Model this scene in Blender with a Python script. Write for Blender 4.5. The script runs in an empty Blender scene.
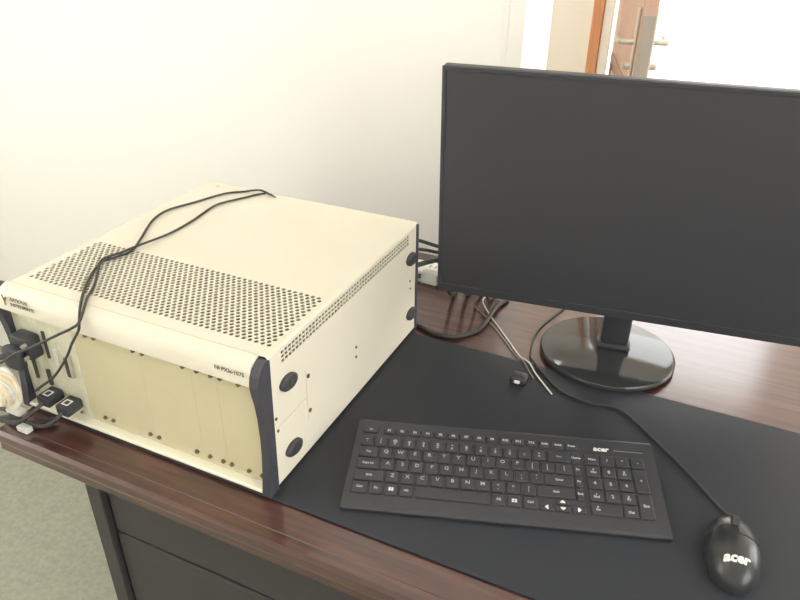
import bpy, bmesh, math, random
from mathutils import Vector, Matrix
random.seed(7)
S = bpy.context.scene
COL = S.collection
# ------------------------------------------------------------------ camera (desk top is z = 0, floor is z = -0.75)
yaw, pitch, roll = -0.43276, -0.52308, 0.01174
fw = Vector((math.sin(yaw)*math.cos(pitch), math.cos(yaw)*math.cos(pitch), math.sin(pitch)))
r = fw.cross(Vector((0, 0, 1))).normalized(); u = r.cross(fw)
r2 = math.cos(roll)*r + math.sin(roll)*u; u2 = -math.sin(roll)*r + math.cos(roll)*u
cd = bpy.data.cameras.new('camera'); cam = bpy.data.objects.new('camera', cd); COL.objects.link(cam)
M = Matrix((r2, u2, -fw)).transposed().to_4x4(); M.translation = (0.45447, -0.58982, 0.72702)
cam.matrix_world = M
cd.sensor_width = 36; cd.lens = 712.616/800*36; cd.clip_start = 0.02
S.camera = cam
# ------------------------------------------------------------------ world, lights, exposure
w = bpy.data.worlds.new('sky'); S.world = w; w.use_nodes = True
w.node_tree.nodes['Background'].inputs[0].default_value = (1.0, 1.0, 0.985, 1)
w.node_tree.nodes['Background'].inputs[1].default_value = 12.0
def area(name, loc, target, sx, sy, power, col):
    d = bpy.data.lights.new(name, 'AREA'); d.shape = 'RECTANGLE'; d.size = sx; d.size_y = sy; d.energy = power; d.color = col
    o = bpy.data.objects.new(name, d); COL.objects.link(o); o.location = loc
    o.rotation_euler = (Vector(target)-Vector(loc)).to_track_quat('-Z', 'Y').to_euler()
    return o
area('room_fill_light', (-1.05, -0.55, 2.0), (-1.05, -0.55, 0), 1.2, 1.2, 19, (1.0, 0.98, 0.95))  # unseen fill lamp, added to brighten the room and its back wall
area('hall_fill_light', (-1.0, 2.0, 2.0), (-1.0, 2.0, 0), 1.2, 1.0, 60, (1.0, 0.98, 0.94))  # unseen fill behind the back wall, added to lift far wall and door
S.view_settings.view_transform = 'Standard'; S.view_settings.look = 'None'
S.view_settings.exposure = -1.08; S.view_settings.gamma = 1.0; S.view_settings.use_curve_mapping = False

# ------------------------------------------------------------------ materials
def mat(name, col, rough=0.5, metal=0.0, spec=0.5, coat=0.0, coat_rough=0.05, noise=None, bump=None):
    m = bpy.data.materials.new(name); m.use_nodes = True
    nt = m.node_tree; b = nt.nodes['Principled BSDF']
    b.inputs['Base Color'].default_value = (*col, 1); b.inputs['Roughness'].default_value = rough
    b.inputs['Metallic'].default_value = metal; b.inputs['Specular IOR Level'].default_value = spec
    b.inputs['Coat Weight'].default_value = coat; b.inputs['Coat Roughness'].default_value = coat_rough
    tc = nt.nodes.new('ShaderNodeTexCoord')
    if noise:                                   # (scale, col2, detail[, stretch])
        sc, c2, det = noise[:3]
        n = nt.nodes.new('ShaderNodeTexNoise'); n.inputs['Scale'].default_value = sc; n.inputs['Detail'].default_value = det
        mp = nt.nodes.new('ShaderNodeMapping'); mp.inputs['Scale'].default_value = noise[3] if len(noise) > 3 else (1, 1, 1)
        nt.links.new(tc.outputs['Object'], mp.inputs['Vector']); nt.links.new(mp.outputs[0], n.inputs['Vector'])
        rp = nt.nodes.new('ShaderNodeValToRGB'); rp.color_ramp.elements[0].color = (*col, 1); rp.color_ramp.elements[1].color = (*c2, 1)
        rp.color_ramp.elements[0].position = .35; rp.color_ramp.elements[1].position = .65
        nt.links.new(n.outputs['Fac'], rp.inputs[0]); nt.links.new(rp.outputs[0], b.inputs['Base Color'])
    if bump:                                    # (scale, strength)
        n2 = nt.nodes.new('ShaderNodeTexNoise'); n2.inputs['Scale'].default_value = bump[0]; n2.inputs['Detail'].default_value = 4
        nt.links.new(tc.outputs['Object'], n2.inputs['Vector'])
        bp = nt.nodes.new('ShaderNodeBump'); bp.inputs['Strength'].default_value = bump[1]; bp.inputs['Distance'].default_value = .002
        nt.links.new(n2.outputs['Fac'], bp.inputs['Height']); nt.links.new(bp.outputs[0], b.inputs['Normal'])
    return m
CREAM = mat('cream_painted_steel', (0.735, 0.685, 0.56), 0.5, noise=(9, (0.75, 0.70, 0.575), 3), bump=(900, .05))
PANEL = mat('beige_filler_panel', (0.61, 0.55, 0.355), 0.5, noise=(14, (0.63, 0.57, 0.37), 4), bump=(700, .05))
MODULE = mat('module_faceplate', (0.72, 0.69, 0.53), 0.42, noise=(60, (0.62, 0.60, 0.46), 3))
LIP = mat('pale_steel_lip', (0.86, 0.82, 0.66), 0.4)
BEZEL = mat('slate_black_plastic', (0.050, 0.050, 0.062), 0.45, noise=(30, (0.058, 0.058, 0.068), 3))
BLACK = mat('black_plastic', (0.040, 0.041, 0.048), 0.42, noise=(40, (0.044, 0.045, 0.052), 2))
GLOSS = mat('gloss_black_plastic', (0.036, 0.038, 0.040), 0.07, spec=0.6)
RUBBER = mat('black_rubber', (0.045, 0.045, 0.047), 0.65, bump=(400, .1))
CORD = mat('black_cable_sheath', (0.038, 0.037, 0.034), 0.5)
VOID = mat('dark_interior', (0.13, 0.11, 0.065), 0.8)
SLOT = mat('dark_slot', (0.06, 0.06, 0.055), 0.7)
SCREW = mat('dark_screw_metal', (0.16, 0.13, 0.08), 0.4, metal=0.4)
STEEL = mat('brushed_steel', (0.62, 0.58, 0.52), 0.35, metal=0.8)
PRINT = mat('dark_print', (0.10, 0.075, 0.04), 0.6)
WHITE = mat('white_print', (0.80, 0.80, 0.78), 0.5)
LEGEND = mat('pale_key_print', (0.50, 0.50, 0.50), 0.5)
WPLAST = mat('white_plastic', (0.80, 0.80, 0.74), 0.4)
TAN = mat('pale_tan_sheath', (0.78, 0.66, 0.46), 0.5, noise=(60, (0.84, 0.78, 0.64), 3))
SCREEN = mat('matte_display_glass', (0.046, 0.047, 0.053), 0.45, spec=0.4)
DESKPAD = mat('desk_pad_leatherette', (0.034, 0.037, 0.045), 0.50, spec=0.28, bump=(500, .12))
WALLM = mat('cream_wall_paint', (0.93, 0.90, 0.835), 0.85, noise=(3, (0.94, 0.91, 0.845), 3), bump=(60, .05))
TAUPE = mat('taupe_metal', (0.38, 0.33, 0.28), 0.5, metal=0.2)
WTRIM = mat('white_trim_paint', (0.90, 0.87, 0.80), 0.5)
HALLW = mat('hall_wall_paint', (0.90, 0.85, 0.76), 0.85, noise=(3, (0.91, 0.86, 0.77), 2))
CEIL = mat('ceiling_paint', (0.85, 0.83, 0.78), 0.9, noise=(4, (0.87, 0.85, 0.80), 2))
FLOORM = mat('speckled_grey_floor', (0.30, 0.31, 0.24), 0.6, noise=(90, (0.37, 0.37, 0.29), 6), bump=(80, .1))
GROUND = mat('pale_concrete', (0.8, 0.78, 0.72), 0.9, noise=(5, (0.75, 0.73, 0.68), 3))
DOORM = mat('brown_door_wood', (0.48, 0.30, 0.23), 0.4, noise=(9, (0.56, 0.37, 0.29), 5, (6, 6, .6)))
DOORD = mat('dark_door_moulding', (0.27, 0.16, 0.12), 0.4, noise=(12, (0.33, 0.20, 0.15), 4, (6, 6, .6)))
ORANGE = mat('orange_wood_frame', (0.62, 0.27, 0.12), 0.4, noise=(14, (0.72, 0.35, 0.17), 4, (6, 6, .5)))
def wood_material():
    m = bpy.data.materials.new('mahogany_veneer'); m.use_nodes = True
    nt = m.node_tree; b = nt.nodes['Principled BSDF']; N = nt.nodes.new; L = nt.links.new
    tc = N('ShaderNodeTexCoord'); mp = N('ShaderNodeMapping'); mp.inputs['Scale'].default_value = (1.2, 16, 16)
    L(tc.outputs['Object'], mp.inputs[0])
    n = N('ShaderNodeTexNoise'); n.inputs['Scale'].default_value = 5; n.inputs['Detail'].default_value = 8; n.inputs['Distortion'].default_value = .6
    L(mp.outputs[0], n.inputs['Vector'])
    rp = N('ShaderNodeValToRGB'); rp.color_ramp.elements[0].position = .3; rp.color_ramp.elements[1].position = .72
    rp.color_ramp.elements[0].color = (.038, .0125, .0115, 1); rp.color_ramp.elements[1].color = (.108, .038, .029, 1)
    L(n.outputs['Fac'], rp.inputs[0]); L(rp.outputs[0], b.inputs['Base Color'])
    b.inputs['Roughness'].default_value = .34; b.inputs['Coat Weight'].default_value = 1.0; b.inputs['Coat Roughness'].default_value = .15; b.inputs['Coat IOR'].default_value = 1.65; b.inputs['Specular IOR Level'].default_value = .35
    return m
WOOD = wood_material()
MOUSE = mat('satin_black_mouse_plastic', (0.034, 0.036, 0.038), 0.26, spec=0.5)
DARKWOOD = mat('dark_desk_carcass', (0.040, 0.036, 0.038), 0.5, noise=(20, (0.048, 0.042, 0.043), 5, (1, 8, 8)))

# ------------------------------------------------------------------ helpers
def box(bm, x0, x1, y0, y1, z0, z1, bev=0, seg=2, mtx=None):
    res = bmesh.ops.create_cube(bm, size=1.0)
    vs = res['verts']
    bmesh.ops.scale(bm, vec=(abs(x1-x0), abs(y1-y0), abs(z1-z0)), verts=vs)
    bmesh.ops.translate(bm, vec=((x0+x1)/2, (y0+y1)/2, (z0+z1)/2), verts=vs)
    if bev:
        es = list({e for v in vs for e in v.link_edges})
        rr = bmesh.ops.bevel(bm, geom=es, offset=bev, segments=seg, profile=.5, affect='EDGES')
        vs = list({v for f in rr['faces'] for v in f.verts} | {v for v in vs if v.is_valid})
    if mtx: bmesh.ops.transform(bm, matrix=mtx, verts=vs)
    return vs
def prism(bm, prof, axis, a, b):
    """extrude a closed 2-D outline along axis from a to b ('x': outline is (y,z); 'y': (x,z); 'z': (x,y))"""
    def P(q, t): return {'x': (t, q[0], q[1]), 'y': (q[0], t, q[1]), 'z': (q[0], q[1], t)}[axis]
    A = [bm.verts.new(P(q, a)) for q in prof]; B = [bm.verts.new(P(q, b)) for q in prof]
    n = len(prof)
    bm.faces.new(A); bm.faces.new(B[::-1])
    for i in range(n): bm.faces.new((A[i], B[i], B[(i+1) % n], A[(i+1) % n]))
    bmesh.ops.recalc_face_normals(bm, faces=bm.faces)
    return A+B
def smooth_path(pts, per=6):
    P = [Vector(q) for q in pts]; out = []
    for i in range(len(P)-1):
        p0 = P[max(i-1, 0)]; p1 = P[i]; p2 = P[i+1]; p3 = P[min(i+2, len(P)-1)]
        for k in range(per):
            t = k/per
            out.append(.5*((2*p1)+(p2-p0)*t+(2*p0-5*p1+4*p2-p3)*t*t+(3*p1-p0-3*p2+p3)*t**3))
    out.append(P[-1]); return out
def tube(bm, pts, rad, n=8, per=6):
    P = smooth_path(pts, per); rings = []
    up = Vector((0, 0, 1))
    for i, c in enumerate(P):
        t = (P[min(i+1, len(P)-1)]-P[max(i-1, 0)]).normalized()
        a = t.cross(up)
        if a.length < 1e-3: a = t.cross(Vector((1, 0, 0)))
        a.normalize(); b = a.cross(t)
        rr = rad(i/(len(P)-1)) if callable(rad) else rad
        rings.append([bm.verts.new(c+rr*(math.cos(2*math.pi*k/n)*a+math.sin(2*math.pi*k/n)*b)) for k in range(n)])
    for i in range(len(rings)-1):
        for k in range(n): bm.faces.new((rings[i][k], rings[i][(k+1) % n], rings[i+1][(k+1) % n], rings[i+1][k]))
    bm.faces.new(rings[0][::-1]); bm.faces.new(rings[-1])
    bmesh.ops.recalc_face_normals(bm, faces=bm.faces)
def cyl(bm, c, axis, rad, h, n=16, rad2=None):
    q = Vector((0, 0, 1)).rotation_difference(Vector(axis).normalized()).to_matrix().to_4x4()
    mtx = Matrix.Translation(Vector(c)) @ q @ Matrix.Translation((0, 0, h/2))
    bmesh.ops.create_cone(bm, cap_ends=True, segments=n, radius1=rad, radius2=rad if rad2 is None else rad2, depth=h, matrix=mtx)
def finish(name, bm, m, smooth=False):
    me = bpy.data.meshes.new(name); bm.to_mesh(me); bm.free()
    me.materials.append(m)
    if smooth:
        for p in me.polygons: p.use_smooth = True
        try: me.set_sharp_from_angle(angle=math.radians(35))
        except Exception: pass
    return me
def obj(name, bm, m, parent=None, smooth=False, world=True):
    me = bm if isinstance(bm, bpy.types.Mesh) else finish(name, bm, m, smooth)
    o = bpy.data.objects.new(name, me); COL.objects.link(o)
    if parent:
        o.parent = parent
        if world and parent.parent is None: o.matrix_parent_inverse = parent.matrix_basis.inverted()
    return o
def tag(o, label, cat, group=None):
    o['label'] = label; o['category'] = cat
    if group: o['group'] = group
    return o
def thing(name, label, cat, loc=(0, 0, 0), rz=0, group=None):
    o = bpy.data.objects.new(name, None); COL.objects.link(o); o.empty_display_size = .05
    o.location = loc; o.rotation_euler = (0, 0, rz)
    return tag(o, label, cat, group)
def struct(name, bm, m, parent=None):
    o = obj(name, bm, m, parent)
    if not parent: o['kind'] = 'structure'
    return o
def nb(): return bmesh.new()
TXT = {}
def text_mesh(s, size, m, bold=0.0, shear=0.0, align='CENTER', spacing=1.0):
    key = (s, size, m.name, bold, shear, align, spacing)
    if key in TXT: return TXT[key]
    c = bpy.data.curves.new('lettering', 'FONT'); c.body = s; c.size = size; c.align_x = align; c.align_y = 'CENTER'
    c.extrude = .00012; c.offset = bold; c.shear = shear; c.resolution_u = 2; c.space_character = spacing; c.space_line = .8
    o = bpy.data.objects.new('lettering', c); COL.objects.link(o)
    dg = bpy.context.evaluated_depsgraph_get()
    me = bpy.data.meshes.new_from_object(o.evaluated_get(dg)); me.materials.clear(); me.materials.append(m)
    bpy.data.objects.remove(o); bpy.data.curves.remove(c)
    TXT[key] = me; return me

# ------------------------------------------------------------------ the room
FZ = -0.75; CZ = 2.06
bm = nb(); box(bm, -2.2, 2.6, -3.1, 3.2, FZ-.06, FZ); struct('floor', bm, FLOORM)
bm = nb(); box(bm, -2.2, 2.6, -3.1, 3.2, CZ, CZ+.06); struct('ceiling', bm, CEIL)
bm = nb(); box(bm, -2.2, 0.040, 0.780, 0.97, FZ, CZ); struct('wall_back', bm, WALLM)
bm = nb()                                                     # left wall; unseen opening added to brighten the back wall
box(bm, -2.3, -2.2, -3.1, -1.5, FZ, CZ); box(bm, -2.3, -2.2, -.2, 3.2, FZ, CZ); box(bm, -2.3, -2.2, -1.5, -.2, FZ, .05); box(bm, -2.3, -2.2, -1.5, -.2, 1.5, CZ)
struct('wall_left', bm, WALLM)
bm = nb()                                                     # right wall; unseen openings added to light chassis side and desk back
box(bm, 2.6, 2.7, -3.1, -2.0, FZ, CZ); box(bm, 2.6, 2.7, .1, 1.2, FZ, CZ); box(bm, 2.6, 2.7, 2.9, 3.2, FZ, CZ); box(bm, 2.6, 2.7, 1.2, 2.9, FZ, -.2); box(bm, 2.6, 2.7, 1.2, 2.9, 1.8, CZ); box(bm, 2.6, 2.7, -2.0, .1, FZ, .1); box(bm, 2.6, 2.7, -2.0, .1, 1.7, CZ)
struct('wall_right', bm, WALLM)
bm = nb()  # rear wall; unseen opening added and sized for light on front faces
box(bm, -2.2, -1.7, -3.2, -3.1, FZ, CZ); box(bm, -.9, 2.6, -3.2, -3.1, FZ, CZ); box(bm, -1.7, -.9, -3.2, -3.1, FZ, .6); box(bm, -1.7, -.9, -3.2, -3.1, 1.25, CZ)
struct('wall_rear', bm, WALLM)
bm = nb()                                                     # far wall of the hall, with the bright doorway
box(bm, -2.2, -.187, 3.05, 3.2, FZ, CZ); box(bm, .92, 2.6, 3.05, 3.2, FZ, CZ); box(bm, -.187, .92, 3.05, 3.2, 1.8, CZ)
struct('wall_far', bm, HALLW)
# white casing on the end of the back wall
bm = nb(); box(bm, .0405, .072, .7752, .975, FZ+.0002, CZ-.0002, .002); box(bm, .030, .0404, .7765, .7798, FZ+.0002, CZ-.0002, .001)
struct('trim_1', bm, WTRIM)
# door frame: orange timber with a white stop
tr = bpy.data.objects.new('trim_2', None); COL.objects.link(tr); tr['kind'] = 'structure'; tr.location = (-.19, 3.05, FZ)
bm = nb(); box(bm, -.237, -.187, 3.02, 3.2, FZ, 1.84, .004); box(bm, .92, .97, 3.02, 3.2, FZ, 1.84, .004); box(bm, -.187, .92, 3.02, 3.2, 1.80, 1.84, .004)
obj('frame', bm, ORANGE, tr)
bm = nb(); box(bm, -.187, -.140, 3.03, 3.16, FZ, 1.80, .004); obj('door_stop', bm, WTRIM, tr)
bm = nb(); box(bm, -6, 7, 3.2, 12, FZ-.1, FZ-.02); g = struct('ground', bm, GROUND)
bm = nb(); box(bm, -6, 7, 11.9, 12, FZ-.02, 4.0); g = struct('wall_courtyard', bm, GROUND)
# open door leaf, hinged at the orange frame
ang = math.atan2(-.85, .224)
dr = bpy.data.objects.new('door_1', None); COL.objects.link(dr); dr['kind'] = 'structure'
dr.location = (-.128, 3.045, FZ+.01); dr.rotation_euler = (0, 0, ang)
# local: x along the leaf (0 hinge .. .875 free edge), y thickness (the -y face looks to the left of the leaf), z up
LW, LT, LH = .875, .052, 2.1
bm = nb(); box(bm, 0, LW, 0, LT, 0, LH, .003); leaf = obj('leaf', bm, DOORM, dr, world=False)
def door_panel(x0, x1, z0, z1):
    bm = nb()
    for a in ((x0, x1, z0, z0+.035), (x0, x1, z1-.035, z1), (x0, x0+.035, z0, z1), (x1-.035, x1, z0, z1)):
        box(bm, a[0], a[1], -.012, .001, a[2], a[3], .005)
    obj('moulding', bm, DOORD, dr, world=False)
    bm = nb(); box(bm, x0+.06, x1-.06, -.008, .001, z0+.06, z1-.06, .006); obj('panel', bm, DOORM, dr, world=False)
door_panel(.12, .72, .18, .82); door_panel(.12, .72, 1.18, 1.95)
bm = nb()                                                     # slanting moulding above the handle
prism(bm, [(.50, 1.42), (.54, 1.42), (.76, 1.16), (.72, 1.16)], 'y', -.012, .001); obj('moulding', bm, DOORD, dr, world=False)
HZ = .99
bm = nb(); box(bm, LW-.002, LW+.002, .003, LT-.003, HZ-.30, HZ+.10, .001); obj('latch_plate', bm, TAUPE, dr, world=False)
for sgn, y0 in ((-1, 0), (1, LT)):
    pl = nb(); box(pl, LW-.082, LW-.032, y0+min(0, sgn*.009), y0+max(0, sgn*.009), HZ-.16, HZ+.12, .003); plo = obj('handle_plate', pl, STEEL, dr, world=False)
    bm = nb(); cyl(bm, (LW-.057, y0+sgn*.008, HZ), (0, sgn, 0), .010, .05)
    tube(bm, [(LW-.057, y0+sgn*.055, HZ), (LW-.075, y0+sgn*.062, HZ), (LW-.12, y0+sgn*.062, HZ+.002), (LW-.175, y0+sgn*.060, HZ+.004)], .0095)
    obj('lever', bm, STEEL, plo, smooth=True, world=False)
    bm = nb(); cyl(bm, (LW-.057, y0+sgn*.008, HZ-.085), (0, sgn, 0), .014, .02); box(bm, LW-.062, LW-.052, y0+sgn*.028-.008, y0+sgn*.028+.008, HZ-.097, HZ-.073, .002)
    obj('thumb_turn', bm, STEEL, plo, smooth=True, world=False)

# ------------------------------------------------------------------ desk
desk = thing('desk', 'dark reddish mahogany desk with a glossy top and a moulded front edge', 'desk', (.4, .28, FZ))
DX0, DX1, DY0, DY1 = -.462, 1.45, -.085, .774
bm = nb(); box(bm, DX0+.02, DX1-.02, DY0+.022, DY1, -.042, 0, .001); obj('desktop', bm, WOOD, desk)
prof = [(DY0+.0215, 0), (DY0+.006, 0), (DY0+.001, -.005), (DY0, -.016), (DY0+.004, -.026), (DY0+.003, -.036), (DY0+.009, -.046), (DY0+.0215, -.046)]
bm = nb(); prism(bm, prof, 'x', DX0, DX1); obj('front_edge', bm, WOOD, desk)
for x0, x1 in ((DX0, DX0+.0195), (DX1-.0195, DX1)):
    bm = nb(); box(bm, x0, x1, DY0+.0225, DY1, -.046, 0, .004); obj('end_edge', bm, WOOD, desk)
bm = nb(); box(bm, -.352, -.322, DY0+.045, DY1-.03, FZ, -.0425, .002); obj('side_panel', bm, DARKWOOD, desk)
bm = nb(); box(bm, 1.30, 1.33, DY0+.045, DY1-.03, FZ, -.0425, .002); obj('side_panel', bm, DARKWOOD, desk)
bm = nb(); box(bm, -.3215, 1.2995, DY0+.075, DY0+.095, FZ+.05, -.0425); obj('carcass_front', bm, DARKWOOD, desk)
bm = nb(); box(bm, -.3215, 1.2995, DY0+.10, DY0+.115, FZ, FZ+.05); obj('plinth', bm, DARKWOOD, desk)
for i, x0 in enumerate((-.318, .226, .770)):
    bm = nb(); box(bm, x0, x0+.520, DY0+.055, DY0+.0748, -.20, -.060, .003); d = obj('drawer', bm, DARKWOOD, desk)
    bm = nb(); box(bm, x0, x0+.520, DY0+.055, DY0+.0748, FZ+.06, -.206, .003); d = obj('cabinet_door', bm, DARKWOOD, desk)

# ------------------------------------------------------------------ desk pad
bm = nb(); box(bm, -.445, 1.02, -.0195, .4485, .0003, .0036, .0012); pad = obj('desk_pad', bm, DESKPAD)
tag(pad, 'large thin black desk pad lying under the chassis, keyboard and mouse', 'desk pad')
PZ = .0037

# ------------------------------------------------------------------ instrument chassis
W, H, D = .4544, .2214, .4583
ch = thing('instrument_chassis', 'cream metal rack instrument chassis with perforated top and black corner bezels', 'chassis', (-W/2, D/2, 0))
Z0 = .009
for x in (-W+.05, -.05):
    for y in (.05, D-.05):
        bm = nb(); cyl(bm, (x, y, .0038), (0, 0, 1), .014, Z0-.0038, 16, .016); obj('foot', bm, RUBBER, ch, True)
T = .0016
# right and left side walls (right one has three rows of square vent holes below the top edge)
def vent_wall(x_out, sgn, holes):
    """vertical sheet in the YZ plane; x_out is the outer face"""
    bm = nb(); x_in = x_out - sgn*T
    zt, zb = H-.006, Z0
    if not holes:
        box(bm, min(x_in, x_out), max(x_in, x_out), 0, D, zb, zt); return bm
    y0, y1, v0, v1, nr = .031, .427, .1945, .2140, 3
    nc = 46
    for a in ((0, y0, zb, zt), (y1, D, zb, zt), (y0, y1, zb, v0), (y0, y1, v1, zt)):
        box(bm, min(x_in, x_out), max(x_in, x_out), a[0], a[1], a[2], a[3])
    dy, dz = (y1-y0)/nc, (v1-v0)/nr
    by, bz = dy*.15, dz*.15
    for i in range(nc+1):                                      # uprights
        c = y0+i*dy; lo, hi = max(c-by, y0), min(c+by, y1)
        box(bm, min(x_in, x_out), max(x_in, x_out), lo, hi, v0, v1)
    for j in range(nr+1):                                      # bars
        c = v0+j*dz; lo, hi = max(c-bz, v0), min(c+bz, v1)
        box(bm, min(x_in, x_out)+.0001, max(x_in, x_out)-.0001, y0, y1, lo, hi)
    return bm
rs = obj('side_panel', vent_wall(0, 1, True), CREAM, ch)
ls = obj('side_panel', vent_wall(-W, -1, False), CREAM, ch)
# top cover: perforated field + rolled side edges
bm = nb()
px0, px1, py0, py1, nc, nr = -.4415, -.0095, .025, .1630, 44, 20
cx, cy = (px1-px0)/nc, (py1-py0)/nr
def quad(a, b, c, d): bm.faces.new([bm.verts.new(q) for q in (a, b, c, d)])
def flat(x0, x1, y0, y1): quad((x0, y0, H), (x1, y0, H), (x1, y1, H), (x0, y1, H))
XL, XR = -W+.0045, -.0045
flat(XL, px0, py0, py1); flat(px1, XR, py0, py1); flat(XL, XR, .003, py0); flat(XL, XR, py1, D+.0088)
R0 = .0035
for j in range(nr):
    off = (j % 2)*.5
    ya = py0+j*cy; yb = ya+cy; ym = (ya+yb)/2
    if off:
        flat(px0, px0+cx/2, ya, yb); flat(px1-cx/2, px1, ya, yb)
    for i in range(nc-(1 if off else 0)):
        xa = px0+(i+off)*cx; xb = xa+cx; xm = (xa+xb)/2
        outer = [(xb, ym), (xb, yb), (xm, yb), (xa, yb), (xa, ym), (xa, ya), (xm, ya), (xb, ya)]
        vo = [bm.verts.new((q[0], q[1], H)) for q in outer]
        vi = [bm.verts.new((xm+R0*math.cos(k*math.pi/4), ym+R0*.95*math.sin(k*math.pi/4), H)) for k in range(8)]
        vl = [bm.verts.new((v.co.x, v.co.y, H-T)) for v in vi]
        for k in range(8):
            k2 = (k+1) % 8
            bm.faces.new((vo[k], vo[k2], vi[k2], vi[k])); bm.faces.new((vi[k], vi[k2], vl[k2], vl[k]))
# rolled edges
for sgn, xe in ((1, 0.0), (-1, -W)):
    prof = []
    for k in range(6):
        a = k/5*math.pi/2
        prof.append((xe-sgn*.0045+sgn*.0045*math.sin(a), H-.0045+.0045*math.cos(a)))
    prof.append((xe, H-.0062))
    for k in range(len(prof)-1):
        quad((prof[k][0], .003, prof[k][1]), (prof[k][0], D+.0088*(k<3), prof[k][1]), (prof[k+1][0], D+.0088*(k<2), prof[k+1][1]), (prof[k+1][0], .003, prof[k+1][1]))
bmesh.ops.remove_doubles(bm, verts=bm.verts, dist=1e-6); bmesh.ops.recalc_face_normals(bm, faces=bm.faces)
obj('top_cover', bm, CREAM, ch)
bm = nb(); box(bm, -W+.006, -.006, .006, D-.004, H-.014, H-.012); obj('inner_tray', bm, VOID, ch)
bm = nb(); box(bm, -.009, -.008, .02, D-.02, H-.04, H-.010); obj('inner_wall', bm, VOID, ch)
bm = nb(); box(bm, -W+.002, -.002, 0, D, Z0, Z0+.002); obj('bottom_plate', bm, CREAM, ch)
bm = nb(); cyl(bm, (-.421, .452, H-.0003), (0, 0, 1), .003, .0012, 12); obj('cover_screw', bm, STEEL, ch, True)
# front hood: rolls forward over the card slots
prof = [(.0028, H), (-.003, H-.0006), (-.010, H-.0035), (-.0155, H-.009), (-.019, H-.018), (-.0205, H-.030), (-.0205, H-.0345), (-.0180, H-.0355), (-.002, H-.0355), (.0028, H-.030)]
bm = nb(); prism(bm, prof, 'x', -W-.003, -.013); hood = obj('front_hood', bm, CREAM, ch, True)
bm = nb(); box(bm, -W-.003, -.013, .0029, .0034, H-.0004, H+.0003); obj('hood_seam', bm, PANEL, ch)
def place(me, name, parent, mtx):
    o = bpy.data.objects.new(name, me); COL.objects.link(o); o.parent = parent
    o.matrix_basis = mtx; return o
# lettering on the hood face (the face leans back a little)
def hood_mtx(x, z):
    return Matrix.Translation((x, -.0208, z)) @ Matrix.Rotation(math.radians(86), 4, 'X')
place(text_mesh('NI PXIe-1075', .0082, PRINT, .00014), 'lettering', hood, hood_mtx(-.0420, H-.0175) @ Matrix.Translation((0, 0, .0004)))
place(text_mesh('NATIONAL', .0072, PRINT, .00014, align='LEFT'), 'lettering', hood, hood_mtx(-.4285, H-.0125) @ Matrix.Translation((0, 0, -.0004)) @ Matrix.Rotation(math.radians(-14), 4, 'X'))
place(text_mesh('INSTRUMENTS', .0072, PRINT, .00014, align='LEFT'), 'lettering', hood, hood_mtx(-.4285, H-.0205) @ Matrix.Translation((0, 0, .0006)))
bm = nb()                                                     # winged emblem beside the lettering
prism(bm, [(-.006, .0085), (-.0035, .0085), (-.0012, .003), (.0022, .0062), (.005, .007), (.0035, .003), (.0008, -.001), (.0006, -.0075), (-.002, -.0075), (-.0022, -.001)], 'z', 0, .0004)
em = finish('emblem', bm, PRINT); place(em, 'emblem', hood, hood_mtx(-.4385, H-.0165) @ Matrix.Translation((0, 0, .0006)))
# black corner bezels
bp = [(.006, .2165), (.001, .2195), (-.004, .2180), (-.014, .2115), (-.0195, .203), (-.0222, .190), (-.0205, .175), (-.0165, .157), (-.0135, .131), (-.0122, .096), (-.0130, .071), (-.016, .038), (-.020, .012), (-.021, .004), (.000, .004), (.0015, .06), (.003, .12), (.0050, .19)]
for x0, x1 in ((-.0128, .0012), (-W-.0170, -W-.0032)):
    bm = nb(); prism(bm, bp, 'x', x0, x1); obj('corner_bezel', bm, BEZEL, ch)
# bottom lip
bm = nb(); prism(bm, [(.002, .006), (-.0185, .006), (-.0205, .0075), (-.0205, .0105), (-.018, .012), (.002, .0125)], 'x', -W-.003, -.013); obj('front_lip', bm, LIP, ch)
# card cage front: filler panels with their screws
PYF = -.0062
def screw(x, z, parent, r=.0033, y=PYF):
    bm = nb(); cyl(bm, (x, y+.001, z), (0, -1, 0), r, .0042, 12, r*.85); s = obj('screw', bm, SCREW, parent, True); return s
panels = [(-.3352, -.29835), (-.29815, -.20985), (-.20965, -.1206), (-.1204, -.07865), (-.07845, -.0135)]
scr = {0: (-.306,), 1: (-.290, -.218), 2: (-.2015, -.132), 3: (-.109, -.086), 4: (-.071, -.042, -.020)}
for i, (a, b) in enumerate(panels):
    bm = nb(); box(bm, a, b, PYF, .003, .0135, H-.036); po = obj('filler_panel', bm, PANEL, ch)
    for x in scr[i]:
        screw(x, .0255, po); screw(x, H-.0475, po)
bm = nb(); box(bm, -W-.003, -.0135, .0035, .006, .010, H-.03); obj('card_cage', bm, SLOT, ch)
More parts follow.
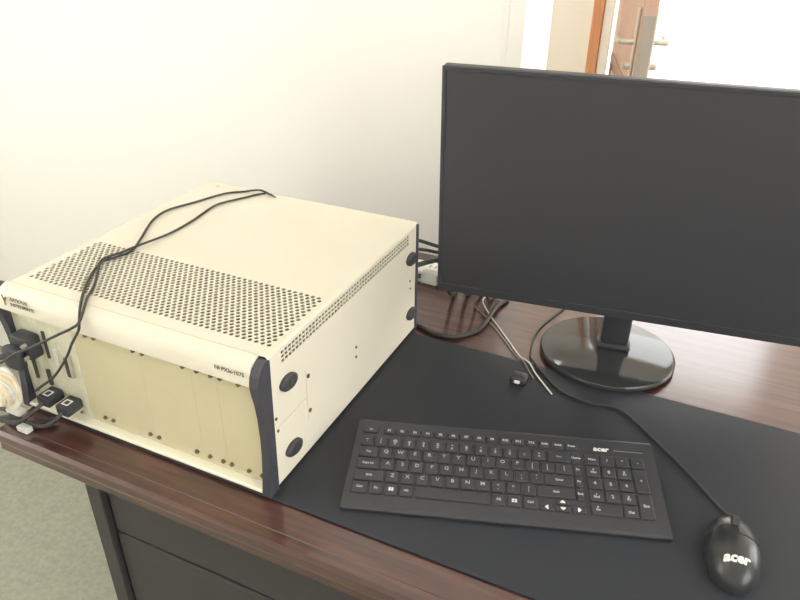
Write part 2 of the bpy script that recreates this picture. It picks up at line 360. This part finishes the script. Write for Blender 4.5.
# plug-in modules at the left end
mods = [(-.4570, -.4150), (-.4145, -.3755), (-.3750, -.3357)]
for i, (a, b) in enumerate(mods):
    bm = nb(); box(bm, a, b, PYF-.0006, .003, .0135, H-.036, .0006, 1); mo = obj('module', bm, MODULE, ch)
    screw((a+b)/2, H-.042, mo, .0026); screw((a+b)/2, .019, mo, .0026)
    if i == 0:
        bm = nb(); box(bm, -.4375, -.4325, PYF-.004, PYF, .060, .100, .0008); obj('socket', bm, SLOT, mo)
    if i == 1:
        bm = nb(); box(bm, -.3985, -.3935, PYF-.003, PYF, .108, .156, .0008); obj('socket', bm, SLOT, mo)
        bm = nb(); box(bm, -.4105, -.4040, PYF-.004, PYF, .055, .084, .0008); obj('socket', bm, SLOT, mo)
        bm = nb(); box(bm, -.3835, -.3785, PYF-.003, PYF, .100, .130, .0008); obj('ejector', bm, WPLAST, mo)
    if i == 2:
        bm = nb(); box(bm, -.3585, -.3490, PYF-.007, PYF, .086, .128, .002); obj('connector_shell', bm, STEEL, mo)
        bm = nb(); box(bm, -.3570, -.3505, PYF-.0085, PYF-.006, .090, .124, .001); obj('socket', bm, SLOT, mo)
# side hardware: four black lozenge pads, screws, seams
def lozenge(y, z, ly, lz):
    bm = nb(); pr = []
    for k in range(24):
        a = 2*math.pi*k/24; c, s_ = math.cos(a), math.sin(a)
        pr.append((y+ly*math.copysign(abs(c)**.95, c)+.25*lz*s_, z+lz*math.copysign(abs(s_)**1.15, s_)-.22*ly*c))
    pr2 = [(y+(q[0]-y)*.78, z+(q[1]-z)*.78) for q in pr]
    A = [bm.verts.new((-.0005, *q)) for q in pr]; B = [bm.verts.new((.0035, *q)) for q in pr]; C = [bm.verts.new((.0062, *q)) for q in pr2]
    for k in range(24):
        k2 = (k+1) % 24
        bm.faces.new((A[k], A[k2], B[k2], B[k])); bm.faces.new((B[k], B[k2], C[k2], C[k]))
    bm.faces.new(C); bm.faces.new(A[::-1]); bmesh.ops.recalc_face_normals(bm, faces=bm.faces)
    o = obj('side_pad', bm, RUBBER, ch)
    bm = nb(); cyl(bm, (.006, y, z), (1, 0, 0), .0045, .0012, 14); obj('pad_screw', bm, BEZEL, o, True)
for y, z in ((.0415, .160), (.042, .046), (.437, .1635), (.441, .0495)): lozenge(y, z, .0195, .0118)
for y, z, rr in ((.0905, .137, .0034), (.090, .077, .0034), (.2305, .101, .0024), (.230, .083, .0024), (.0088, .1205, .0024), (.0105, .099, .0024), (.435, .120, .002), (.437, .104, .002)):
    bm = nb(); cyl(bm, (-.0002, y, z), (1, 0, 0), rr, .0014, 12); obj('side_screw', bm, SCREW, rs, True)
bm = nb(); box(bm, -.0004, .0003, .0850, .0856, .062, .150); box(bm, -.0004, .0003, .012, .085, .1037, .1043)
obj('seam', bm, PANEL, rs)
# rear frame
bm = nb(); box(bm, -W-.0005, .0030, D, D+.0085, .004, H-.0012, .003, 2); obj('rear_bezel', bm, BEZEL, ch)

# ------------------------------------------------------------------ leads lying over the chassis
zt = H+.0027
A = [(-.284, .449, zt-.0008), (-.302, .454, zt+.001), (-.320, .4545, zt+.0050), (-.338, .452, zt+.003), (-.354, .446, zt), (-.381, .420, zt), (-.403, .362, zt), (-.422, .311, zt), (-.415, .264, zt), (-.381, .198, zt), (-.362, .158, zt), (-.3655, .133, zt), (-.374, .109, zt), (-.364, .081, zt), (-.348, .053, zt), (-.320, .015, zt),
     (-.2985, -.0105, H+.0005), (-.290, -.0235, H-.012), (-.292, -.0262, .197), (-.300, -.035, .179), (-.317, -.036, .152), (-.356, -.035, .106), (-.399, -.034, .070), (-.418, -.030, .055), (-.424, -.021, .049)]
B = [(-.312, .456, zt), (-.320, .4500, zt-.0003), (-.327, .438, zt), (-.333, .425, zt), (-.342, .409, zt), (-.360, .368, zt), (-.353, .300, zt), (-.351, .254, zt), (-.353, .217, zt+.001), (-.357, .163, zt+.0058), (-.3625, .134, zt+.0058), (-.3705, .107, zt+.0058), (-.360, .086, zt+.003), (-.328, .045, zt), (-.308, .013, zt+.001),
     (-.290, -.0100, H+.0045), (-.280, -.0310, H-.005), (-.290, -.0385, .2075), (-.313, -.043, .194), (-.340, -.050, .178), (-.366, -.056, .163), (-.392, -.061, .149), (-.433, -.064, .1215), (-.480, -.068, .100), (-.56, -.08, .06), (-.8, -.20, -.10), (-1.3, -.30, -.60), (-1.5, -.32, -.742)]
bm = nb(); tube(bm, A, lambda t: .0020 if t > .035 else .0008+.0012*t/.035, 8, 7); o = obj('test_lead', bm, CORD, None, True)
tag(o, 'thin black lead over the chassis top, curving down to the lower front sockets', 'cable')
bm = nb(); tube(bm, B, .0020, 8, 7); o = obj('test_lead', bm, CORD, None, True)
tag(o, 'thin black lead over the chassis top, passing left past the large black plug', 'cable')

# ------------------------------------------------------------------ things plugged into the front of the chassis
# big black connector
pc = thing('connector_cable', 'large black moulded plug in the left front module of the chassis', 'plug', (-.428, -.01, .131))
bm = nb(); box(bm, -.443, -.404, -.030, PYF-.0010, .112, .150, .004); obj('plug_shell', bm, BLACK, pc, True)
bm = nb(); box(bm, -.449, -.414, -.046, -.0295, .098, .136, .006); obj('boot', bm, BLACK, pc, True)
bm = nb(); cyl(bm, (-.411, -.0295, .119), (0, -1, 0), .003, .008, 10); cyl(bm, (-.409, -.0295, .141), (0, -1, 0), .003, .008, 10); obj('thumb_screw', bm, STEEL, pc, True)
bm = nb(); tube(bm, [(-.434, -.040, .120), (-.446, -.047, .119), (-.470, -.046, .113), (-.54, -.030, .06), (-.72, .04, -.05), (-1.0, .25, -.35), (-1.4, .28, -.66), (-1.6, .30, -.742)], .0045, 10); obj('cord', bm, CORD, pc, True)
# usb style plugs
def usb(xc, zc, label, path, tagx):
    t = thing('usb_cable', label, 'plug', (xc, -.02, zc), group=None)
    bm = nb(); box(bm, xc-.0125, xc+.0125, -.038, PYF-.0010, zc-.0085, zc+.0085, .003); pl = obj('plug', bm, BLACK, t, True)
    bm = nb()                                                 # white square mark on the plug's upper face
    z1 = zc+.0088
    for a in ((-.0065, .0065, -.031, -.0290), (-.0065, .0065, -.0205, -.0185), (-.0065, -.0042, -.029, -.0205), (.0042, .0065, -.029, -.0205)):
        box(bm, xc+a[0], xc+a[1], a[2], a[3], z1-.0004, z1+.0002)
    obj('mark', bm, WHITE, pl)
    bm = nb(); tube(bm, path, .0032, 8); obj('cord', bm, CORD, t, True)
usb(-.398, .0445, 'square black plug with white square mark beside the pale cable bundle', [(-.398, -.037, .043), (-.402, -.056, .037), (-.413, -.0745, .027), (-.440, -.0765, .0215), (-.472, -.078, .012), (-.60, -.08, -.05), (-.9, -.10, -.28), (-1.35, -.14, -.66), (-1.5, -.15, -.743)], 0)
usb(-.360, .0395, 'square black plug with white square mark next to the blank panels', [(-.360, -.037, .038), (-.364, -.050, .030), (-.380, -.058, .020), (-.410, -.0585, .0160), (-.446, -.057, .0155), (-.478, -.050, .012), (-.60, -.02, -.05), (-.9, .05, -.28), (-1.35, .14, -.66), (-1.5, .15, -.743)], 0)
# pale cable bundle
cb = thing('cable_bundle', 'pale tan bundled cable with white plug hanging at the chassis corner', 'cable', (-.446, -.05, .06))
for k in range(6):
    bm = nb(); a = k*.35-.8; pts = []
    for q in range(15):
        t = 2*math.pi*q/14
        pts.append((-.434+.0175*math.cos(t)+.002*math.sin(k*2.1), -.060-.003*k+.005*math.sin(t+k), .074+(.029-.0022*k)*math.sin(t)+.010*math.cos(t)*math.sin(a)))
    tube(bm, pts, .0046, 8, 4); obj('loop', bm, TAN if k % 3 else WPLAST, cb, True)
bm = nb(); box(bm, -.454, -.418, -.086, -.070, .070, .082, .004); obj('tie', bm, WPLAST, cb, True)
bm = nb(); box(bm, -.450, -.420, -.066, -.050, .027, .035, .003); obj('white_plug', bm, WPLAST, cb, True)
bm = nb(); tube(bm, [(-.430, -.062, .050), (-.431, -.060, .042), (-.432, -.058, .033)], .004, 8); obj('lead', bm, TAN, cb, True)
bm = nb(); tube(bm, [(-.452, -.076, .062), (-.475, -.086, .035), (-.54, -.100, -.02), (-.8, -.13, -.25), (-1.3, -.21, -.66), (-1.45, -.23, -.742)], .0045, 8); obj('lead', bm, TAN, cb, True)
# loose dark network lead with white end lying by the desk corner
nl = thing('network_lead', 'dark lead with small white end lying at the desk corner', 'cable', (-.41, -.07, 0))
bm = nb(); tube(bm, [(-.392, -.030, .0095), (-.400, -.045, .0068), (-.418, -.056, .0056), (-.445, -.058, .0056), (-.474, -.056, .001), (-.60, -.05, -.08), (-.85, -.03, -.30), (-1.3, .0, -.68), (-1.45, .0, -.742)], .005, 8); obj('cord', bm, CORD, nl, True)
bm = nb(); box(bm, -.430, -.408, -.070, -.0575, .0006, .0105, .002); obj('end_cap', bm, WPLAST, nl, True)

# ------------------------------------------------------------------ monitor
mx, my = .345, .538
mon = thing('computer_monitor', 'wide black monitor switched off on a round glossy stand', 'monitor', (mx, my, 0))
MW, MH, myaw, mtilt = .612, .405, .133, -.068
pcen = Vector((.3415, .506, .2935))
PM = Matrix.Translation(pcen) @ Matrix.Rotation(myaw, 4, 'Z') @ Matrix.Rotation(-mtilt, 4, 'X')
def pobj(name, bm, m, parent=mon, sm=False):
    bmesh.ops.transform(bm, matrix=PM, verts=bm.verts); return obj(name, bm, m, parent, sm)
hw, hh = MW/2, MH/2
bm = nb(); box(bm, -hw, hw, .0005, .020, -hh, hh, .004, 2); shell = pobj('back_shell', bm, BLACK)
bm = nb(); box(bm, -hw*.62, hw*.62, .0195, .042, -hh*.85, hh*.55, .012, 3); pobj('rear_housing', bm, BLACK, shell)
bm = nb(); bt = .0065
for a in ((-hw, hw, hh-bt, hh), (-hw, hw, -hh, -hh+.015), (-hw, -hw+bt, -hh+.015, hh-bt), (hw-bt, hw, -hh+.015, hh-bt)):
    box(bm, a[0], a[1], -.0022, .0004, a[2], a[3], .0009, 2)
pobj('bezel', bm, BLACK)
bm = nb(); box(bm, -hw+bt, hw-bt, -.0008, .0004, -hh+.015, hh-bt); pobj('screen', bm, SCREEN)
# stand: neck and round foot
BR = .1180
bm = nb(); prof = [(0, 0.0038), (BR-.002, .0038), (BR, .005), (BR, .010), (BR-.0015, .0125), (BR-.005, .0135), (0, .0135)]
n = 72; rings = []
for rr, z in prof:
    if rr == 0: rings.append([bm.verts.new((mx, my, z))]); continue
    rings.append([bm.verts.new((mx+rr*math.cos(2*math.pi*k/n), my+rr*.97*math.sin(2*math.pi*k/n), z)) for k in range(n)])
for i in range(len(rings)-1):
    for k in range(n):
        k2 = (k+1) % n
        if len(rings[i]) == 1: bm.faces.new((rings[i][0], rings[i+1][k2], rings[i+1][k]))
        elif len(rings[i+1]) == 1: bm.faces.new((rings[i][k], rings[i][k2], rings[i+1][0]))
        else: bm.faces.new((rings[i][k], rings[i][k2], rings[i+1][k2], rings[i+1][k]))
bmesh.ops.recalc_face_normals(bm, faces=bm.faces); base = obj('base', bm, GLOSS, mon, True)
bm = nb(); cyl(bm, (mx, my+.012, .0004), (0, 0, 1), .062, .0036, 40); obj('base_pad', bm, RUBBER, mon, True)
NM = Matrix.Translation((mx+.008, my+.012, 0)) @ Matrix.Rotation(myaw, 4, 'Z')
bm = nb(); box(bm, -.029, .029, -.014, .014, .0136, .026, .004, 2, NM); obj('neck_collar', bm, BLACK, mon, True)
bm = nb(); box(bm, -.0245, .0245, -.010, .010, .0255, .25, .005, 2, NM); obj('neck', bm, BLACK, mon, True)

# ------------------------------------------------------------------ keyboard
KW, KD = .434, .170
kyaw = math.radians(18.4)
kb = thing('keyboard', 'black full size keyboard with white legends on the desk pad', 'keyboard', (.2745, .1515, PZ), kyaw)
bm = nb()
prism(bm, [(-KD/2, .0015), (-KD/2+.004, .0005), (KD/2-.004, .0005), (KD/2, .004), (KD/2, .017), (KD/2-.006, .0195), (-KD/2+.022, .0095), (-KD/2+.004, .0075), (-KD/2, .005)], 'x', -KW/2, KW/2)
es = [e for e in bm.edges if abs(abs(e.verts[0].co.x)-KW/2) < 1e-5 and abs(abs(e.verts[1].co.x)-KW/2) < 1e-5 and e.verts[0].co.x*e.verts[1].co.x > 0]
bmesh.ops.bevel(bm, geom=es, offset=.0012, segments=2, affect='EDGES')
obj('case', bm, BLACK, kb, world=False)
def ktop(v): return .0095+(v-(-KD/2+.022))/(KD-.028)*.010
slope = math.atan2(.010, KD-.028)
KU = .0209; KL = -.2085
KM = {}
def key_mesh(wd, dp):
    k = (round(wd, 4), round(dp, 4))
    if k in KM: return KM[k]
    bm = nb(); rings = []
    for ins, z in ((0, 0), (.0004, .0022), (.0016, .0032)):
        x, y = wd/2-ins, dp/2-ins
        c = min(.0016, x*.3)
        rings.append([bm.verts.new(q) for q in ((x, y-c, z), (x-c, y, z), (-x+c, y, z), (-x, y-c, z), (-x, -y+c, z), (-x+c, -y, z), (x-c, -y, z), (x, -y+c, z))])
    for i in range(2):
        for q in range(8): bm.faces.new((rings[i][q], rings[i][(q+1) % 8], rings[i+1][(q+1) % 8], rings[i+1][q]))
    bm.faces.new(rings[2]); bmesh.ops.recalc_face_normals(bm, faces=bm.faces)
    KM[k] = finish('key', bm, BLACK); return KM[k]
def key(x0, wd, v, dp, leg, size=.0062, dx=0, dv=0, bold=.0002):
    """x0, wd in key units; v row centre in metres"""
    xc = KL+(x0+wd/2)*KU; ww = wd*KU-.0022
    o = bpy.data.objects.new('key', key_mesh(ww, dp-.0024)); COL.objects.link(o); o.parent = kb
    o.location = (xc, v, ktop(v)-.0004); o.rotation_euler = (slope, 0, 0)
    if leg:
        me = text_mesh(leg, size, LEGEND, bold)
        t = bpy.data.objects.new('legend', me); COL.objects.link(t); t.parent = o
        t.location = (dx, dv, .00325)
ROWF = .0600; R1, R2, R3, R4, R5 = .0370, .0150, -.0070, -.0290, -.0510
RD = .0220
fx = 0
key(0, 1.2, ROWF, .0145, 'Esc', .0042)
fl = ['F%d' % i for i in range(1, 13)]+['PrtSc', 'ScrLk', 'Pause']
for i, s in enumerate(fl):
    key(1.45+i*.915, .915, ROWF, .0145, s, .0056 if i < 12 else .0044, bold=.00035)
def row(v, items):
    x = 0
    for s, wd in items:
        big = len(s) == 1
        two = '\n' in s
        key(x, wd, v, RD, s, (.0085 if not two else .0065) if (big or two) else .0050, dv=.0022 if big else 0)
        x += wd
row(R1, [('~\n`', .95)]+[(a, 1) for a in ('!\n1', '@\n2', '#\n3', '$\n4', '%\n5', '^\n6', '&\n7', '*\n8', '(\n9', ')\n0', '_\n-', '+\n=')]+[('<---', 1.7), ('Home', .6)])
row(R2, [('Tab', 1.45)]+[(a, 1) for a in 'QWERTYUIOP']+[('{\n[', 1), ('}\n]', 1), ('|\n\\', 1.25), ('Pg', .55)])
row(R3, [('Caps Lk', 1.7)]+[(a, 1) for a in 'ASDFGHJKL']+[(':\n;', 1), ('"\n\'', 1), ('Enter', 2.0), ('Pg', .55)])
row(R4, [('Shift', 2.15)]+[(a, 1) for a in 'ZXCVBNM']+[('<\n,', 1), ('>\n.', 1), ('?\n/', 1), ('Shift', 2.55), ('End', .55)])
x = 0
for s, wd, sz in (('Ctrl', 1.2, .0052), ('Fn', 1, .006), ('\u25A0', 1, .009), ('Alt', 1, .0052), ('', 5.0, .005), ('Alt', 1, .0056), ('\u25A0', 1, .008), ('Ctrl', 1.05, .005)):
    key(x, wd, R5, RD, None if s in ('', '\u25A0') else s, sz)
    if s == '\u25A0':                                         # four pane window mark
        o = COL.objects[-1]
        bm = nb()
        for ax in (-.0019, .0019):
            for ay in (-.0016, .0016): box(bm, ax-.0016, ax+.0016, ay-.0013, ay+.0013, .0032, .0034)
        lo = bpy.data.objects.new('legend', finish('legend', bm, WHITE)); COL.objects.link(lo); lo.parent = o
    x += wd
def arrow_key(x0, wd, v, dp, rot):
    key(x0, wd, v, dp, None); o = COL.objects[-1]
    bm = nb(); prism(bm, [(Matrix.Rotation(rot, 2) @ Vector(q))[:] for q in ((-.0034, -.002), (.0034, -.002), (.0034, -.0004), (0, .0030), (-.0034, -.0004))], 'z', .0032, .0034)
    lo = bpy.data.objects.new('legend', finish('legend', bm, WHITE)); COL.objects.link(lo); lo.parent = o
arrow_key(12.25, 1.02, R5-.0055, .012, math.pi/2)
arrow_key(13.27, 1.02, R5+.0055, .011, 0)
arrow_key(13.27, 1.02, R5-.0055, .011, math.pi)
arrow_key(14.29, 1.02, R5-.0055, .012, -math.pi/2)
NX = 15.50
for v, ks in ((R1, ('Num', '/', '*', '-')), (R2, ('7\nHm', '8', '9\nPg', '+')), (R3, ('4', '5', '6', '')), (R4, ('1\nEnd', '2', '3\nPg', 'Ent')), (R5, ('0\nIns', '', '.\nDel', ''))):
    for i, s in enumerate(ks):
        if v == R3 and i == 3 or v == R5 and i in (1, 3): continue
        if v == R5 and i == 0: key(NX, 2.04, v, RD, s, .0050, dx=-.011); continue
        if v in (R2, R4) and i == 3: key(NX+3.06, 1.02, v-RD/2, RD*2, s, .0060); continue
        key(NX+i*1.02, 1.02, v, RD, s, .0075 if len(s) == 1 else .0052)
me = text_mesh('acer', .0125, WHITE, .00045, .15)
t = obj('logo', me, WHITE, kb, world=False); t.location = (KL+16.75*KU, ROWF+.001, ktop(ROWF)+.0004); t.rotation_euler = (slope, 0, 0)
bm = nb(); box(bm, KL+17.6*KU, KL+19.6*KU, ROWF-.0006, ROWF+.0006, 0, .0006, 0); bmesh.ops.translate(bm, verts=bm.verts, vec=(0, 0, ktop(ROWF)))
STRIPE = mat('grey_stripe', (.22, .23, .22), .4); obj('stripe', bm, STRIPE, kb, world=False)

# ------------------------------------------------------------------ mouse
mz = PZ+.0003
mo = thing('mouse', 'black computer mouse with white lettering and a thin cord on the desk pad', 'mouse', (.576, .147, mz), math.radians(6))
def mouse_shell(scale=1.0, zb=0, y_min=-1, y_max=1, lift=0.0, x_min=-1, x_max=1):
    bm = nb(); nu, nv = 28, 14; L, Wd, Ht = .060*scale, .0340*scale, .036*scale
    def pt(uu, vv):
        a = uu*2*math.pi; e = vv                             # e: 0 rim .. 1 crown
        s_ = (1-e**2)**.5 if e < 1 else 0
        y = L*s_*math.sin(a); wn = Wd*(1-.10*math.cos(2*a)*0-.08*max(0, math.sin(a)))
        x = wn*s_*math.cos(a)
        x = math.copysign(abs(x/Wd)**.88, x)*Wd if x else 0
        z = zb+Ht*e**.85*(1-.16*(y/L))+lift
        return (x, y, z)
    grid = [[bm.verts.new(pt(i/nu, math.sin(j/nv*math.pi/2))) for i in range(nu)] for j in range(nv)]
    top = bm.verts.new(pt(0, 1))
    for j in range(nv-1):
        for i in range(nu): bm.faces.new((grid[j][i], grid[j][(i+1) % nu], grid[j+1][(i+1) % nu], grid[j+1][i]))
    for i in range(nu): bm.faces.new((grid[-1][i], grid[-1][(i+1) % nu], top))
    bm.faces.new(grid[0][::-1])
    return bm
bm = mouse_shell(1.0, .0006); bmesh.ops.recalc_face_normals(bm, faces=bm.faces)
shell = obj('body', bm, MOUSE, mo, True, world=False)
def cut(bm, co, no):
    bmesh.ops.bisect_plane(bm, geom=bm.verts[:]+bm.edges[:]+bm.faces[:], plane_co=co, plane_no=no, clear_outer=True)
for sg in (-1, 1):                                            # two buttons over the front half
    bm = mouse_shell(1.012, .0010)
    bm.faces.ensure_lookup_table()
    cut(bm, (0, .006, 0), (0, -1, 0)); cut(bm, (sg*.0012, 0, 0), (-sg, 0, 0)); cut(bm, (0, 0, .012), (0, 0, -1))
    obj('button', bm, MOUSE, mo, True, world=False)
bm = nb(); cyl(bm, (-.004, .030, .0300), (1, 0, 0), .0085, .008, 20); obj('scroll_wheel', bm, RUBBER, mo, True, world=False)
from mathutils.bvhtree import BVHTree
bt_ = BVHTree.FromPolygons([v.co for v in shell.data.vertices], [p.vertices for p in shell.data.polygons])
lme = text_mesh('acer', .0165, WHITE, .0007, .15).copy()     # print that follows the curved back of the mouse
tb = bmesh.new(); tb.from_mesh(lme); bmesh.ops.triangulate(tb, faces=tb.faces)
for _ in range(2): bmesh.ops.subdivide_edges(tb, edges=[e for e in tb.edges if e.calc_length() > .0015], cuts=1, use_grid_fill=True)
for v in tb.verts:
    hit = bt_.ray_cast(Vector((v.co.x-.002, v.co.y-.0335, .2)), Vector((0, 0, -1)))[0]
    v.co = Vector((v.co.x-.002, v.co.y-.0335, hit.z+.0007+v.co.z))
tb.to_mesh(lme); tb.free()
lg = obj('logo', lme, WHITE, mo, world=False)
bm = nb()
pth = [(.573, .203, .012), (.574, .214, .0065), (.558, .227, .0060), (.5147, .2747, .0060), (.467, .322, .0060), (.433, .354, .0060), (.4056, .377, .0060), (.384, .3835, .0060), (.366, .380, .0060), (.345, .378, .0060), (.300, .388, .0060), (.256, .428, .0060), (.238, .450, .0060), (.222, .478, .0025), (.212, .56, .0022), (.235, .66, .0022), (.26, .74, .0022)]
tube(bm, pth, .0019, 8); obj('cord', bm, CORD, mo, True)

# ------------------------------------------------------------------ small things on the desk
bm = nb(); tube(bm, [(.080, .645, .0021), (.081, .620, .0021), (.108, .580, .0021), (.145, .536, .0021), (.176, .499, .0021), (.2055, .464, .0025), (.228, .446, .0060), (.246, .421, .0060), (.266, .398, .0060), (.288, .374, .0060)], .0013, 8)
o = obj('white_wire', bm, WPLAST, None, True); tag(o, 'thin white wire lying across the desk beside the monitor foot', 'wire')
bm = nb(); tube(bm, [(.074, .594, .0023), (.100, .570, .0023), (.124, .545, .0023), (.160, .507, .0023), (.192, .470, .0023), (.216, .447, .0062), (.236, .420, .0062), (.248, .404, .0062)], .0011, 8)
o = obj('grey_wire', bm, mat('grey_wire_sheath', (.25, .22, .19), .5), None, True); tag(o, 'thin greyish wire running close beside the white wire', 'wire')
bm = nb(); tube(bm, [(-.10, .49, .0048), (-.04, .482, .0050), (.006, .4735, .0050), (.022, .4665, .0050), (.042, .4625, .0050), (.072, .465, .0048), (.096, .484, .0048), (.112, .515, .0048), (.116, .555, .0090), (.116, .605, .0080), (.125, .650, .0052)], .0042, 10)
o = obj('power_cable', bm, CORD, None, True); tag(o, 'thick black cable looping on the desk between chassis and monitor', 'cable')
pk = thing('plug_end', 'small black rounded plug with a pale dot on the desk pad', 'plug', (.2255, .388, PZ))
bm = nb(); box(bm, .213, .241, .376, .400, PZ+.0002, PZ+.013, .005, 3); obj('plug_body', bm, BLACK, pk, True)
bm = nb(); box(bm, .222, .232, .372, .3775, PZ+.004, PZ+.009, .0015, 2); obj('pale_contact', bm, WPLAST, pk, True)
# cables leaving the rear of the chassis
def rear(label, pts, rad, m, name='rear_cable'):
    bm = nb(); tube(bm, pts, rad, 8); o = obj(name, bm, m, None, True); tag(o, label, 'cable')
yr = D+.009
rear('black cable leaving the back of the chassis near its top corner', [(-.030, yr+.0022, .176), (-.015, yr+.020, .176), (.010, yr+.032, .168), (.050, yr+.050, .150), (.085, yr+.11, .08), (.092, yr+.150, .014), (.094, yr+.185, .0045)], .0034, CORD)
rear('black cable below the topmost one behind the chassis', [(-.030, yr+.0025, .158), (-.012, yr+.020, .158), (.014, yr+.040, .150), (.050, yr+.060, .135), (.066, yr+.12, .06), (.067, yr+.158, .014), (.068, yr+.19, .0045)], .0032, CORD)
GREEN = mat('dark_green_sheath', (.035, .060, .050), .45)
rear('dark green cable curving down behind the chassis', [(-.030, yr+.003, .122), (-.012, yr+.022, .124), (.012, yr+.045, .128), (.040, yr+.055, .134), (.047, yr+.100, .09), (.044, yr+.148, .016), (.042, yr+.185, .0060)], .0048, GREEN)
wp = thing('network_plug', 'white plug with a dark green strain relief behind the chassis', 'plug', (.02, .52, .10))
bm = nb(); box(bm, -.004, .030, yr+.022, yr+.042, .088, .112, .004); obj('plug_body', bm, WPLAST, wp, True)
bm = nb(); tube(bm, [(-.030, yr+.006, .100), (-.015, yr+.016, .101), (-.003, yr+.030, .101)], .0045, 8); tube(bm, [(.029, yr+.032, .100), (.036, yr+.062, .088), (.028, yr+.090, .05), (.022, yr+.125, .018), (.018, yr+.155, .0070)], .0040, 8); obj('cord', bm, GREEN, wp, True)

ps = thing('power_strip', 'white power strip lying on the desk behind the chassis', 'power strip', (-.06, .665, 0))
bm = nb(); box(bm, -.30, .02, .640, .690, .0006, .030, .004, 2); obj('housing', bm, WPLAST, ps, True)
for k in range(5):
    x = -.268+k*.055
    bm = nb(); box(bm, x-.018, x+.018, .648, .682, .0298, .0312, .0006, 1); so = obj('outlet', bm, WTRIM, ps)
    bm = nb()
    for dx in (-.006, .006): box(bm, x+dx-.001, x+dx+.001, .660, .670, .0310, .0314)
    obj('slot', bm, SLOT, so)
